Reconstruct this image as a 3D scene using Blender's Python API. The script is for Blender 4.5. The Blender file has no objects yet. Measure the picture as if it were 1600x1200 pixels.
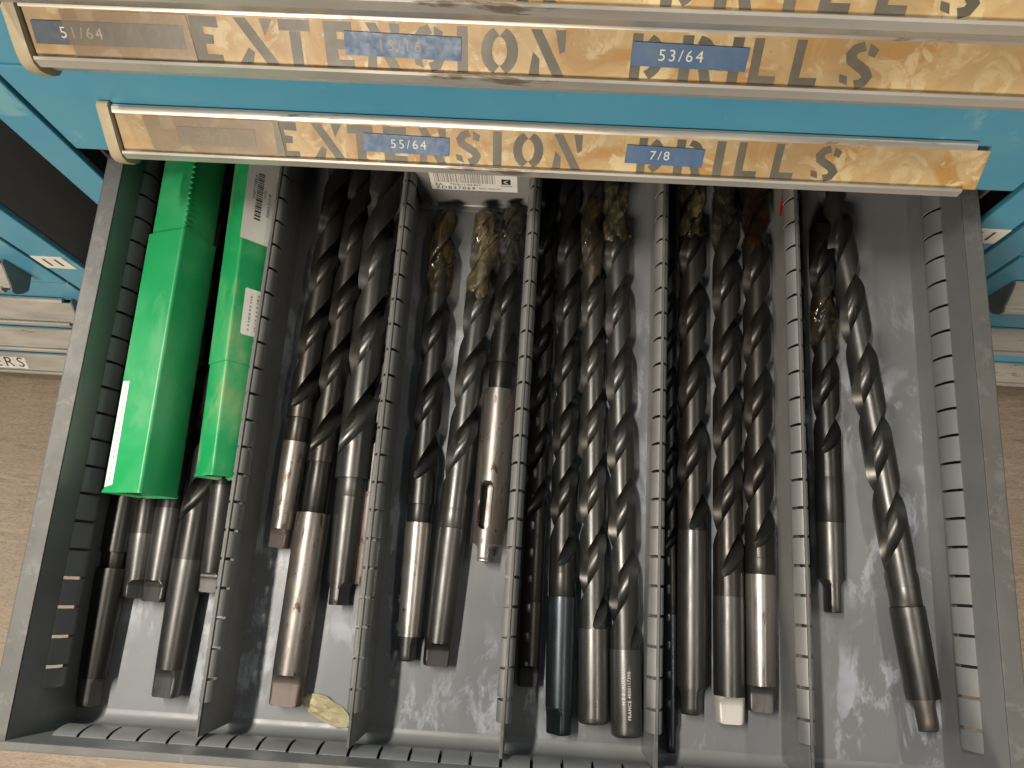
import bpy, bmesh, math, random
from mathutils import Vector, Matrix, noise
random.seed(7)
SC = bpy.context.scene
COL = SC.collection
MM = 0.001
ZOFF = 0.503                      # the open drawer's floor stands this high above the room floor
PI = math.pi

# ------------------------------------------------------------------ camera
def W(p):                         # millimetres (drawer floor = 0) to metres (room floor = 0)
    return Vector((p[0]*MM, p[1]*MM, p[2]*MM + ZOFF))
cam = bpy.data.cameras.new('camera'); cam_o = bpy.data.objects.new('camera', cam); COL.objects.link(cam_o)
cam.sensor_width = 36.0; cam.sensor_fit = 'HORIZONTAL'; cam.lens = 1218.19/1600*36
cam.clip_start = 0.01; cam.clip_end = 60
rgt = Vector((0.99791, 0.061706, -0.019182)); dwn = Vector((0.055052, -0.96729, -0.247627)); fwd = Vector((-0.033835, 0.246053, -0.968666))
cm = Matrix((rgt, -dwn, -fwd)).transposed().to_4x4(); cm.translation = W((11.16, 76.74, 619.81))
cam_o.matrix_world = cm
SC.camera = cam_o

# ------------------------------------------------------------------ light
wd = bpy.data.worlds.new('World'); SC.world = wd; wd.use_nodes = True
bg = wd.node_tree.nodes['Background']; bg.inputs[0].default_value = (0.80, 0.90, 1.0, 1); bg.inputs[1].default_value = 0.055
def area(name, loc, sx, sy, power, color, rot=(0,0,0)):
    l = bpy.data.lights.new(name, 'AREA'); l.shape = 'RECTANGLE'; l.size = sx; l.size_y = sy
    l.energy = power; l.color = color
    o = bpy.data.objects.new(name, l); COL.objects.link(o); o.location = loc; o.rotation_euler = rot
    return o
# ceiling strip light above and behind the cabinet's left end, long side running front to back
area('ceiling_strip_light', (-0.82, 0.68, 2.75), 0.09, 1.45, 104, (1.0, 0.93, 0.83), (math.radians(-12), math.radians(-17), 0))
# a second, weaker strip over the aisle to the right
area('aisle_strip_light', (1.15, 0.15, 2.75), 0.10, 1.3, 9, (1.0, 0.90, 0.76), (0, math.radians(22), 0))
# broad bay light of the workshop, far left and in front of the cabinets
lo = area('bay_light', (-0.75, -2.15, 1.92), 0.9, 0.6, 80, (1.0, 0.89, 0.74))
lo.rotation_euler = (Vector((0, 0.25, 0.6)) - Vector(lo.location)).to_track_quat('-Z', 'Y').to_euler()
SC.view_settings.view_transform = 'Standard'; SC.view_settings.look = 'None'
SC.view_settings.exposure = 0.0; SC.view_settings.gamma = 1.0; SC.view_settings.use_curve_mapping = False

# ------------------------------------------------------------------ materials
def new_mat(name):
    m = bpy.data.materials.new(name); m.use_nodes = True
    nt = m.node_tree; b = nt.nodes['Principled BSDF']
    return m, nt, b
def N(nt, t, **kw):
    n = nt.nodes.new(t)
    for k, v in kw.items():
        if k in n.inputs: n.inputs[k].default_value = v
        else: setattr(n, k, v)
    return n
def coords(nt, scale=(1,1,1), kind='Object'):
    tc = N(nt, 'ShaderNodeTexCoord'); mp = N(nt, 'ShaderNodeMapping'); mp.inputs['Scale'].default_value = scale
    nt.links.new(tc.outputs[kind], mp.inputs[0]); return mp.outputs[0]
def ramp(nt, src, stops):
    r = N(nt, 'ShaderNodeValToRGB'); e = r.color_ramp.elements
    while len(e) < len(stops): e.new(0.5)
    for i, (p, c) in enumerate(stops):
        e[i].position = p; e[i].color = (c, c, c, 1) if isinstance(c, (int, float)) else (*c, 1)
    nt.links.new(src, r.inputs[0]); return r.outputs[0]
def noise_tex(nt, vec, scale, detail=4, rough=0.55, dist=0.0):
    n = N(nt, 'ShaderNodeTexNoise', Scale=scale, Detail=detail, Roughness=rough, Distortion=dist)
    nt.links.new(vec, n.inputs['Vector']); return n.outputs['Fac']
def mix(nt, fac, a, b, typ='MIX'):
    m = N(nt, 'ShaderNodeMix', data_type='RGBA', blend_type=typ)
    for i, v in ((0, fac), (6, a), (7, b)):
        if hasattr(v, 'links'): nt.links.new(v, m.inputs[i])
        elif isinstance(v, (int, float)): m.inputs[i].default_value = v
        else: m.inputs[i].default_value = (*v, 1)
    return m.outputs[2]
def bump(nt, b, h, strength=0.1, dist=0.001):
    n = N(nt, 'ShaderNodeBump', Strength=strength, Distance=dist); nt.links.new(h, n.inputs['Height']); nt.links.new(n.outputs[0], b.inputs['Normal'])
def surf(name, c1, c2, rough=(0.35, 0.55), metal=0.0, scale=30, stretch=(1,1,1), wear=None, wear_scale=60, wear_at=0.66, bmp=0.05, spec=0.5, coat=0.0, kind='Object'):
    m, nt, b = new_mat(name)
    v = coords(nt, stretch, kind)
    n1 = noise_tex(nt, v, scale, 5, 0.6)
    f1 = ramp(nt, n1, [(0.35, 0.0), (0.68, 1.0)])
    col = mix(nt, f1, c1, c2)
    if wear:
        n2 = noise_tex(nt, v, wear_scale, 7, 0.68, 0.4)
        f2 = ramp(nt, n2, [(wear_at, 0.0), (wear_at + 0.05, 1.0)])
        col = mix(nt, f2, col, wear)
    nt.links.new(col, b.inputs['Base Color'])
    n3 = noise_tex(nt, v, scale*3.1, 4)
    r = N(nt, 'ShaderNodeMapRange'); r.inputs['From Min'].default_value = 0.3; r.inputs['From Max'].default_value = 0.7
    r.inputs['To Min'].default_value = rough[0]; r.inputs['To Max'].default_value = rough[1]
    nt.links.new(n3, r.inputs['Value']); nt.links.new(r.outputs[0], b.inputs['Roughness'])
    b.inputs['Metallic'].default_value = metal; b.inputs['Specular IOR Level'].default_value = spec
    b.inputs['Coat Weight'].default_value = coat
    if bmp: bump(nt, b, n3, bmp, 0.0006)
    return m

MAT = {}
MAT['grey_paint'] = surf('grey_drawer_paint', (0.155, 0.158, 0.160), (0.185, 0.187, 0.186), (0.30, 0.46), 0.0, 18, wear=(0.30, 0.30, 0.30), wear_scale=34, wear_at=0.70)
MAT['divider_paint'] = surf('grey_divider_paint', (0.180, 0.178, 0.172), (0.215, 0.212, 0.204), (0.32, 0.5), 0.0, 22, wear=(0.10, 0.095, 0.09), wear_scale=45, wear_at=0.70)
MAT['worn_rim'] = surf('worn_rim_paint', (0.085, 0.082, 0.077), (0.11, 0.107, 0.10), (0.5, 0.65), 0.1, 26, wear=(0.125, 0.12, 0.112), wear_scale=75, wear_at=0.56)
MAT['blue'] = surf('blue_cabinet_enamel', (0.060, 0.275, 0.42), (0.088, 0.305, 0.435), (0.28, 0.45), 0.0, 11, wear=(0.15, 0.37, 0.45), wear_scale=13, wear_at=0.58)
MAT['dark_side'] = surf('dark_grey_enamel', (0.15, 0.155, 0.155), (0.18, 0.185, 0.185), (0.5, 0.65), 0.0, 9)
MAT['inside'] = surf('cabinet_inside', (0.03, 0.033, 0.035), (0.045, 0.048, 0.05), (0.5, 0.7), 0.0, 9)
MAT['slide'] = surf('slide_steel', (0.16, 0.16, 0.15), (0.22, 0.22, 0.20), (0.35, 0.5), 0.6, 20)
MAT['aluminium'] = surf('worn_aluminium', (0.48, 0.45, 0.40), (0.66, 0.63, 0.575), (0.26, 0.48), 0.55, 22, (0.22,1,1), wear=(0.25, 0.20, 0.155), wear_scale=48, wear_at=0.60)
MAT['cap'] = surf('tan_plastic_cap', (0.33, 0.27, 0.17), (0.40, 0.335, 0.22), (0.45, 0.65), 0.0, 60)
MAT['ink'] = surf('stencil_ink', (0.095, 0.086, 0.07), (0.17, 0.15, 0.12), (0.5, 0.7), 0.0, 25)
MAT['tape'] = surf('blue_embossing_tape', (0.040, 0.105, 0.235), (0.085, 0.15, 0.255), (0.36, 0.55), 0.0, 60)
MAT['navy_tape'] = surf('navy_embossing_tape', (0.055, 0.075, 0.11), (0.07, 0.09, 0.13), (0.4, 0.6), 0.0, 60)
MAT['faded_tape'] = surf('faded_embossing_tape', (0.20, 0.165, 0.12), (0.235, 0.20, 0.15), (0.4, 0.6), 0.0, 60)
MAT['emboss'] = surf('embossed_white', (0.62, 0.60, 0.50), (0.7, 0.68, 0.6), (0.5, 0.6), 0.0, 60)
MAT['emboss_dull'] = surf('embossed_dull', (0.34, 0.29, 0.21), (0.40, 0.35, 0.27), (0.5, 0.6), 0.0, 60)
MAT['paper'] = surf('white_label_paper', (0.66, 0.64, 0.58), (0.74, 0.72, 0.67), (0.5, 0.7), 0.0, 40)
MAT['black_ink'] = surf('black_print', (0.02, 0.02, 0.02), (0.035, 0.033, 0.03), (0.5, 0.6), 0.0, 40)
MAT['grey_ink'] = surf('grey_print', (0.28, 0.26, 0.23), (0.33, 0.31, 0.28), (0.5, 0.6), 0.0, 40)
MAT['red'] = surf('red_paint', (0.55, 0.01, 0.015), (0.62, 0.015, 0.02), (0.3, 0.4), 0.0, 40)

def make_card():
    m, nt, b = new_mat('stained_label_card')
    v = coords(nt, (1, 1, 1))
    n1 = noise_tex(nt, v, 24, 6, 0.62, 1.2)
    col = mix(nt, ramp(nt, n1, [(0.42, 0), (0.58, 1)]), (0.54, 0.39, 0.20), (0.44, 0.235, 0.07))
    n2 = noise_tex(nt, v, 40, 5, 0.6, 1.6)
    col = mix(nt, ramp(nt, n2, [(0.53, 0), (0.59, 1)]), col, (0.64, 0.51, 0.31))
    n3 = noise_tex(nt, v, 9, 5, 0.6, 0.3)
    col = mix(nt, ramp(nt, n3, [(0.48, 0), (0.66, 0.8)]), col, (0.34, 0.24, 0.125))
    n6 = noise_tex(nt, v, 150, 6, 0.75, 0.4)
    col = mix(nt, ramp(nt, n6, [(0.60, 0), (0.70, 0.55)]), col, (0.27, 0.18, 0.09))
    # grime gathered along the lower edge (a stain with a shape of its own)
    nt.links.new(col, b.inputs['Base Color']); b.inputs['Roughness'].default_value = 0.6
    bump(nt, b, n2, 0.15, 0.0006)
    return m
MAT['card'] = make_card()
def make_clear(name, tint, gloss_fac, rough, body=0.0, body_col=(0.4,0.35,0.28)):
    m, nt, b = new_mat(name)
    nt.nodes.remove(b); out = nt.nodes['Material Output']
    tr = N(nt, 'ShaderNodeBsdfTransparent'); tr.inputs[0].default_value = (*tint, 1)
    gl = N(nt, 'ShaderNodeBsdfGlossy', Roughness=rough)
    v = coords(nt, (1,1,1)); n = noise_tex(nt, v, 18, 6, 0.7, 0.6)
    fr = N(nt, 'ShaderNodeFresnel', IOR=1.35)
    mu = N(nt, 'ShaderNodeMath', operation='MULTIPLY_ADD'); mu.inputs[1].default_value = gloss_fac; mu.inputs[2].default_value = 0.0
    nt.links.new(fr.outputs[0], mu.inputs[0])
    src = tr.outputs[0]
    if body > 0:
        df = N(nt, 'ShaderNodeBsdfDiffuse'); df.inputs[0].default_value = (*body_col, 1)
        ms0 = N(nt, 'ShaderNodeMixShader')
        f = N(nt, 'ShaderNodeMapRange'); f.inputs['From Min'].default_value = 0.3; f.inputs['From Max'].default_value = 0.7
        f.inputs['To Min'].default_value = body*0.6; f.inputs['To Max'].default_value = min(1, body*1.3)
        nt.links.new(n, f.inputs['Value']); nt.links.new(f.outputs[0], ms0.inputs[0])
        nt.links.new(src, ms0.inputs[1]); nt.links.new(df.outputs[0], ms0.inputs[2]); src = ms0.outputs[0]
    ms = N(nt, 'ShaderNodeMixShader'); nt.links.new(mu.outputs[0], ms.inputs[0]); nt.links.new(src, ms.inputs[1]); nt.links.new(gl.outputs[0], ms.inputs[2])
    bp = N(nt, 'ShaderNodeBump', Strength=0.25, Distance=0.0008); nt.links.new(n, bp.inputs['Height']); nt.links.new(bp.outputs[0], gl.inputs['Normal'])
    nt.links.new(ms.outputs[0], out.inputs['Surface'])
    return m
MAT['clear'] = make_clear('clear_label_cover', (0.97, 0.96, 0.93), 0.7, 0.34)
MAT['cloudy'] = make_clear('cloudy_label_cover', (0.9, 0.88, 0.82), 1.3, 0.30, 0.48, (0.30, 0.235, 0.155))
def make_wax(name, col, alpha, rough=0.07):
    m, nt, b = new_mat(name)
    v = coords(nt, (1, 0.45, 1)); n = noise_tex(nt, v, 80, 5, 0.65, 1.2)
    c = mix(nt, ramp(nt, n, [(0.4, 0), (0.65, 1)]), col, tuple(min(1, x*2.4) for x in col))
    nt.links.new(c, b.inputs['Base Color']); b.inputs['Roughness'].default_value = rough
    al = ramp(nt, n, [(0.40, alpha*0.30), (0.64, min(1, alpha*1.35))])
    nt.links.new(al, b.inputs['Alpha']); b.inputs['Coat Weight'].default_value = 0.4; b.inputs['Coat Roughness'].default_value = 0.08
    bump(nt, b, n, 0.5, 0.0015)
    return m
MAT['wax'] = make_wax('amber_dip_coating', (0.034, 0.024, 0.009), 0.50)
MAT['wax_clear'] = make_wax('clear_dip_coating', (0.04, 0.037, 0.03), 0.42)
MAT['wax_brown'] = make_wax('brown_dip_coating', (0.016, 0.007, 0.004), 0.85)
MAT['wax_pale'] = make_wax('pale_dip_coating', (0.085, 0.070, 0.036), 0.60, 0.16)
MAT['flake'] = surf('yellow_flake_wax', (0.34, 0.29, 0.16), (0.43, 0.38, 0.24), (0.45, 0.65), 0.0, 60, bmp=0.3)

def make_floor_paint():
    m, nt, b = new_mat('drawer_floor_paint')
    v = coords(nt, (1,1,1))
    n1 = noise_tex(nt, v, 10, 5, 0.6)
    col = mix(nt, ramp(nt, n1, [(0.35,0),(0.7,1)]), (0.140, 0.144, 0.152), (0.170, 0.173, 0.179))
    # rubbed, whitish streaks where the shanks are dragged in and out (front end of the tray)
    vs = coords(nt, (1.0, 0.42, 1.0))
    n2 = noise_tex(nt, vs, 46, 8, 0.68, 0.5)
    sep = N(nt, 'ShaderNodeSeparateXYZ'); nt.links.new(coords(nt), sep.inputs[0])
    fr = N(nt, 'ShaderNodeMapRange'); fr.inputs['From Min'].default_value = 0.10; fr.inputs['From Max'].default_value = 0.02
    fr.inputs['To Min'].default_value = 0.0; fr.inputs['To Max'].default_value = 1.0
    nt.links.new(sep.outputs['Y'], fr.inputs['Value'])
    n4 = noise_tex(nt, v, 13, 3, 0.5, 0.3)
    mul = N(nt, 'ShaderNodeMath', operation='MULTIPLY'); nt.links.new(ramp(nt, n2, [(0.50,0),(0.58,1)]), mul.inputs[0]); nt.links.new(fr.outputs[0], mul.inputs[1])
    mul2 = N(nt, 'ShaderNodeMath', operation='MULTIPLY'); nt.links.new(mul.outputs[0], mul2.inputs[0]); nt.links.new(ramp(nt, n4, [(0.44,0),(0.60,0.85)]), mul2.inputs[1])
    col = mix(nt, mul2.outputs[0], col, (0.36, 0.38, 0.42))
    n5 = noise_tex(nt, v, 120, 4, 0.7, 0.2)
    col = mix(nt, ramp(nt, n5, [(0.71,0),(0.75,0.8)]), col, (0.05, 0.045, 0.04))
    nt.links.new(col, b.inputs['Base Color'])
    nt.links.new(ramp(nt, n1, [(0.3, 0.30),(0.7, 0.48)]), b.inputs['Roughness'])
    bump(nt, b, n1, 0.08, 0.0008)
    return m
MAT['tray'] = make_floor_paint()
def make_wood():
    m, nt, b = new_mat('plank_floor_wood')
    v = coords(nt, (0.14, 1.0, 1.0))
    n1 = noise_tex(nt, v, 130, 9, 0.74, 0.6)
    col = mix(nt, ramp(nt, n1, [(0.32,0),(0.68,1)]), (0.195, 0.147, 0.105), (0.33, 0.26, 0.192))
    n2 = noise_tex(nt, coords(nt, (0.5,1,1)), 7, 5, 0.6, 0.5)
    col = mix(nt, ramp(nt, n2, [(0.40,0),(0.72,0.7)]), col, (0.235, 0.185, 0.14))
    n3 = noise_tex(nt, coords(nt, (0.3,1,1)), 30, 6, 0.75)
    col = mix(nt, ramp(nt, n3, [(0.60,0),(0.70,0.6)]), col, (0.12, 0.085, 0.06))
    n4 = noise_tex(nt, coords(nt, (0.35,1,1)), 420, 5, 0.8)
    col = mix(nt, ramp(nt, n4, [(0.36,0.55),(0.52,0)]), col, (0.09, 0.06, 0.04))
    nt.links.new(col, b.inputs['Base Color']); b.inputs['Roughness'].default_value = 0.6
    bump(nt, b, n1, 0.3, 0.001)
    return m
MAT['wood'] = make_wood()
def make_green(name, c1, c2, dust, dust_at):
    m, nt, b = new_mat(name)
    v = coords(nt); n1 = noise_tex(nt, v, 14, 3, 0.5, 0.5)
    col = mix(nt, ramp(nt, n1, [(0.42,0),(0.56,1)]), c1, c2)
    n2 = noise_tex(nt, coords(nt, (1,0.5,1)), 26, 5, 0.65, 0.3)
    col = mix(nt, ramp(nt, n2, [(dust_at,0),(dust_at+0.14,0.6)]), col, dust)
    nt.links.new(col, b.inputs['Base Color']); b.inputs['Roughness'].default_value = 0.38
    b.inputs['Subsurface Weight'].default_value = 0.18; b.inputs['Subsurface Radius'].default_value = (0.002, 0.008, 0.003)
    return m
MAT['green'] = make_green('green_plastic', (0.014, 0.265, 0.082), (0.04, 0.30, 0.115), (0.12, 0.35, 0.17), 0.52)
MAT['green_dusty'] = make_green('dusty_green_plastic', (0.012, 0.27, 0.085), (0.04, 0.33, 0.12), (0.27, 0.36, 0.17), 0.50)

def steel(name, c1, c2, rough, metal=0.85, scale=40, wear=None, wear_at=0.62, spec=0.5, wear_scale=70, bmp=0.04):
    return surf(name, c1, c2, rough, metal, scale, (1, 0.35, 1), wear, wear_scale, wear_at, bmp, spec)
MAT['black'] = steel('black_oxide_steel', (0.038, 0.037, 0.035), (0.058, 0.056, 0.053), (0.29, 0.42))
MAT['blackb'] = steel('brown_black_oxide_steel', (0.044, 0.040, 0.036), (0.064, 0.058, 0.053), (0.29, 0.42))
MAT['bluish'] = steel('blue_black_steel', (0.048, 0.056, 0.064), (0.066, 0.076, 0.086), (0.25, 0.38))
MAT['grey'] = steel('grey_steel', (0.14, 0.136, 0.128), (0.20, 0.195, 0.185), (0.26, 0.39))
MAT['mid'] = steel('dark_grey_steel', (0.078, 0.076, 0.072), (0.115, 0.112, 0.107), (0.28, 0.42))
MAT['bronze'] = steel('bronze_brown_steel', (0.165, 0.143, 0.127), (0.26, 0.235, 0.215), (0.30, 0.48), wear=(0.085, 0.062, 0.048), wear_at=0.58, wear_scale=170, bmp=0.18)
MAT['rusty'] = steel('rusty_brown_steel', (0.11, 0.085, 0.072), (0.155, 0.128, 0.113), (0.40, 0.55), 0.5, wear=(0.07, 0.038, 0.026), wear_at=0.58, wear_scale=150, bmp=0.2)
MAT['dark_rust'] = steel('dark_rusted_steel', (0.05, 0.038, 0.034), (0.075, 0.058, 0.05), (0.45, 0.6), 0.4, bmp=0.2)
MAT['bright'] = steel('bright_worn_steel', (0.29, 0.268, 0.245), (0.40, 0.375, 0.345), (0.24, 0.40), wear=(0.13, 0.09, 0.07), wear_at=0.63, wear_scale=140, bmp=0.12)
MAT['tangface'] = steel('ground_steel_face', (0.58, 0.55, 0.50), (0.66, 0.63, 0.58), (0.45, 0.6), 0.5)
MAT['copper'] = steel('heat_tinted_steel', (0.28, 0.165, 0.08), (0.34, 0.21, 0.11), (0.28, 0.38))

# ------------------------------------------------------------------ mesh helpers (millimetres)
BASE = {}
class MB:
    def __init__(s): s.v = []; s.f = []
    def add(s, vs, fs):
        o = len(s.v); s.v += [tuple(p) for p in vs]; s.f += [tuple(i + o for i in f) for f in fs]; return s
    def box(s, x0, x1, y0, y1, z0, z1):
        return s.add([(x0,y0,z0),(x1,y0,z0),(x1,y1,z0),(x0,y1,z0),(x0,y0,z1),(x1,y0,z1),(x1,y1,z1),(x0,y1,z1)],
                     [(0,3,2,1),(4,5,6,7),(0,1,5,4),(1,2,6,5),(2,3,7,6),(3,0,4,7)])
    def prism(s, prof, a, b, put):          # closed 2-D profile swept from a to b; put(u, w, t) -> point
        n = len(prof); vs = [put(u, w, a) for u, w in prof] + [put(u, w, b) for u, w in prof]
        fs = [(i, (i+1) % n, n + (i+1) % n, n + i) for i in range(n)] + [tuple(range(n-1, -1, -1)), tuple(range(n, 2*n))]
        return s.add(vs, fs)
    def rings(s, rs, cap0=True, cap1=True):
        n = len(rs[0]); vs = [p for r in rs for p in r]; fs = []
        for k in range(len(rs) - 1):
            for i in range(n):
                j = (i+1) % n; fs.append((k*n+i, k*n+j, (k+1)*n+j, (k+1)*n+i))
        if cap0: fs.append(tuple(range(n-1, -1, -1)))
        if cap1: fs.append(tuple((len(rs)-1)*n + i for i in range(n)))
        return s.add(vs, fs)
    def poly(s, pts):
        return s.add(pts, [tuple(range(len(pts)))])
    def build(s, name, mat, parent=None, base=None, smooth=None, bevel=0.0, local=False, label=None):
        b = Vector((0,0,0)) if local else Vector(base if base is not None else (BASE[parent.name] if parent else (0,0,0)))
        me = bpy.data.meshes.new(name)
        me.from_pydata([((x-b[0])*MM, (y-b[1])*MM, (z-b[2])*MM) for x, y, z in s.v], [], s.f)
        bm = bmesh.new(); bm.from_mesh(me)
        bmesh.ops.recalc_face_normals(bm, faces=bm.faces)
        if bevel > 0:
            ed = [e for e in bm.edges if len(e.link_faces) == 2 and e.calc_face_angle(0) > 0.5]
            bmesh.ops.bevel(bm, geom=ed, offset=bevel*MM, segments=2, affect='EDGES', profile=0.6, clamp_overlap=True)
        bm.to_mesh(me); bm.free()
        if smooth is not None:
            me.polygons.foreach_set('use_smooth', [True]*len(me.polygons))
            if smooth < 3.1: me.set_sharp_from_angle(angle=smooth)
        me.materials.append(MAT[mat] if isinstance(mat, str) else mat)
        o = bpy.data.objects.new(name, me); COL.objects.link(o)
        if parent: o.parent = parent
        else: o.location = W(b); BASE[o.name] = tuple(b)
        if label: o['label'] = label
        return o
def sub(obj_parent):                        # a part shares its thing's origin
    return obj_parent
def thing(name, label, cat, base=(0,0,0), group=None):
    o = bpy.data.objects.new(name, None); COL.objects.link(o); o.location = W(base); o.empty_display_size = 0.02
    o['label'] = label; o['category'] = cat
    if group: o['group'] = group
    BASE[o.name] = tuple(base); return o
def part(mb, name, mat, root, parent=None, **kw):
    """mesh in drawer millimetres; `root` is the thing, `parent` the part it hangs from (or None)"""
    o = mb.build(name, mat, None, base=BASE[root.name], **kw)
    BASE.pop(o.name, None); o.location = (0,0,0); o.parent = parent or root
    return o

def text_mb(body, size, put, align='LEFT', spacing=1.0, shear=0.0, bold=0.0):
    """flat lettering: put(x, y) -> point, x/y in millimetres"""
    cu = bpy.data.curves.new('t', 'FONT'); cu.body = body; cu.size = size; cu.align_x = align; cu.align_y = 'CENTER'
    cu.space_character = spacing; cu.resolution_u = 3; cu.shear = shear; cu.offset = bold
    ob = bpy.data.objects.new('t', cu); COL.objects.link(ob)
    dg = bpy.context.evaluated_depsgraph_get()
    me = bpy.data.meshes.new_from_object(ob.evaluated_get(dg))
    mb = MB().add([put(v.co.x, v.co.y) for v in me.vertices], [tuple(p.vertices) for p in me.polygons])
    bpy.data.objects.remove(ob); bpy.data.meshes.remove(me); bpy.data.curves.remove(cu)
    return mb

# ------------------------------------------------------------------ floor of the room
fl = MB().box(-4000, 4000, -3000, 3000, -523, -503).build('floor', 'wood', base=(0,0,-503)); fl['kind'] = 'structure'

# ------------------------------------------------------------------ cabinets
YF = 374.0
def cabinet(label, xl, xr, yf, ztop, zbot, posts, front_rest, tag=None, tag_rect=None, group=None, slides=False):
    cx = (xl + xr)/2
    t = thing('tool_cabinet', label, 'cabinet', (cx, yf + 300, -503), group)
    for x0, x1 in posts:
        part(MB().box(x0, x1, yf, yf + 6, -495, ztop), 'corner_post', 'blue', t, bevel=1.5)
    for x0, x1 in ((xl, xl + 2), (xr - 2, xr)):
        part(MB().box(x0, x1, yf + 6.5, yf + 677, -495, ztop), 'side_panel', 'dark_side', t)
    part(MB().box(xl + 2.5, xr - 2.5, yf + 678, yf + 680, -495, ztop), 'back_panel', 'inside', t)
    part(MB().box(xl, xr, yf, yf + 680, ztop + 0.5, ztop + 22), 'top_panel', 'blue', t, bevel=2)
    part(MB().box(xl + 20, xr - 20, yf + 40, yf + 660, -502.5, -495.5), 'base', 'dark_side', t)
    for k, (z0, z1) in enumerate(front_rest):
        part(MB().box(posts[0][1] + 3, posts[1][0] - 3, yf + 2, yf + 16, z0, z1), 'front_panel', 'blue', t, bevel=1.5)
    if slides:
        for s in (-1, 1):
            m = MB().box(s*351, s*335, yf + 18, yf + 640, 34, 37).box(s*351, s*348, yf + 18, yf + 640, 37.5, 66).box(s*351, s*335, yf + 18, yf + 640, 66.5, 69)
            part(m, 'slide_rail', 'slide', t)
            part(MB().box(s*352.5, s*356, yf + 31, yf + 640, -300, 92), 'inner_liner', 'inside', t)
    if tag:
        x0, x1, z0, z1 = tag_rect
        tg = part(MB().box(x0, x1, yf - 0.7, yf - 0.1, z0, z1), 'number_tag', 'paper', t)
        mb = text_mb(tag, (z1 - z0)*0.86, lambda x, y: ((x0+x1)/2 + x, yf - 0.9, (z0+z1)/2 + y), 'CENTER', 0.95)
        part(mb, 'tag_number', 'black_ink', t, tg)
    return t
cab = cabinet('blue tool cabinet with the open drawer, its right post tagged 11', -383, 383, YF, 900, -495,
              ((-383, -353), (353, 383)), ((357, 897), (-300, -8), (-494, -303)), '11', (350.5, 382, 14, 39), 'blue tool cabinets in a row', slides=True)  # blank upper front and height are unseen, added to shade the drawer's rear
cabinet('blue tool cabinet left of the open drawer, number tag 11 beside a handle', -1213, -447, 352, 320, -495,
        ((-1213, -1183), (-485, -447)), ((-28, 318),), '11', (-483.5, -453, -95, -67), 'blue tool cabinets in a row')
cabinet('blue tool cabinet right of the open drawer, set slightly back', 421, 1187, 400, 320, -495,
        ((421, 451), (1157, 1187)), ((-68, 318),), None, None, 'blue tool cabinets in a row')

# ------------------------------------------------------------------ stencil letters (unit height)
def strip(path, w):
    L, Rr = [], []
    for i, p in enumerate(path):
        a = path[max(0, i-1)]; b = path[min(len(path)-1, i+1)]
        dx, dy = b[0]-a[0], b[1]-a[1]; l = math.hypot(dx, dy) or 1
        nx, ny = -dy/l*w/2, dx/l*w/2
        L.append((p[0]+nx, p[1]+ny)); Rr.append((p[0]-nx, p[1]-ny))
    return [[L[i], Rr[i], Rr[i+1], L[i+1]] for i in range(len(path)-1)]
def arc(cx, cy, rx, ry, a0, a1, n=9):
    return [(cx + rx*math.cos(math.radians(a0+(a1-a0)*i/n)), cy + ry*math.sin(math.radians(a0+(a1-a0)*i/n))) for i in range(n+1)]
def R4(x0, x1, y0, y1): return [(x0,y0),(x1,y0),(x1,y1),(x0,y1)]
S_ = 0.21
GLY = {
 'E': [R4(0.0,.25,0,1), [(.25,.78),(.56,.76),(.56,1),(.25,1)], [(.25,.40),(.42,.40),(.44,.60),(.25,.62)], R4(.25,.56,0,.17)],
 'X': [[(.0,1),(.22,1),(.72,0),(.50,0)], [(.46,1),(.70,1),(.62,.82),(.53,.62)], [(.0,0),(.24,0),(.30,.25),(.20,.36)]],
 'T': [R4(0,.62,.76,1), R4(.20,.42,0,.75)],
 'N': [[(.02,1),(.22,1),(.68,0),(.46,0)], [(.0,0),(.20,0),(.20,.36),(.07,.52)], [(.48,1),(.68,1),(.68,.55),(.58,.48)]],
 'S': strip([(.36,.92),(.22,.86),(.14,.74),(.18,.60),(.32,.50),(.46,.40),(.54,.27),(.48,.13),(.34,.08)], S_) + [[(.44,.98),(.62,.86),(.58,.68),(.44,.74)], [(.02,.30),(.17,.26),(.22,.06),(.05,.13)]],
 'I': [R4(.0,.20,0,1)],
 'O': strip(arc(.33,.5,.25,.42,104,256), S_) + strip(arc(.33,.5,.25,.42,76,-76), S_),
 'D': [R4(0,.20,0,1)] + strip(arc(.24,.5,.30,.42,72,-72), S_),
 'R': [R4(0,.20,0,1)] + strip(arc(.26,.73,.24,.19,80,-70,7), .18) + [[(.32,.42),(.50,.44),(.62,0),(.42,0)]],
 'L': [R4(0,.20,0,1), R4(.20,.56,0,.19)],
}

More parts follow.
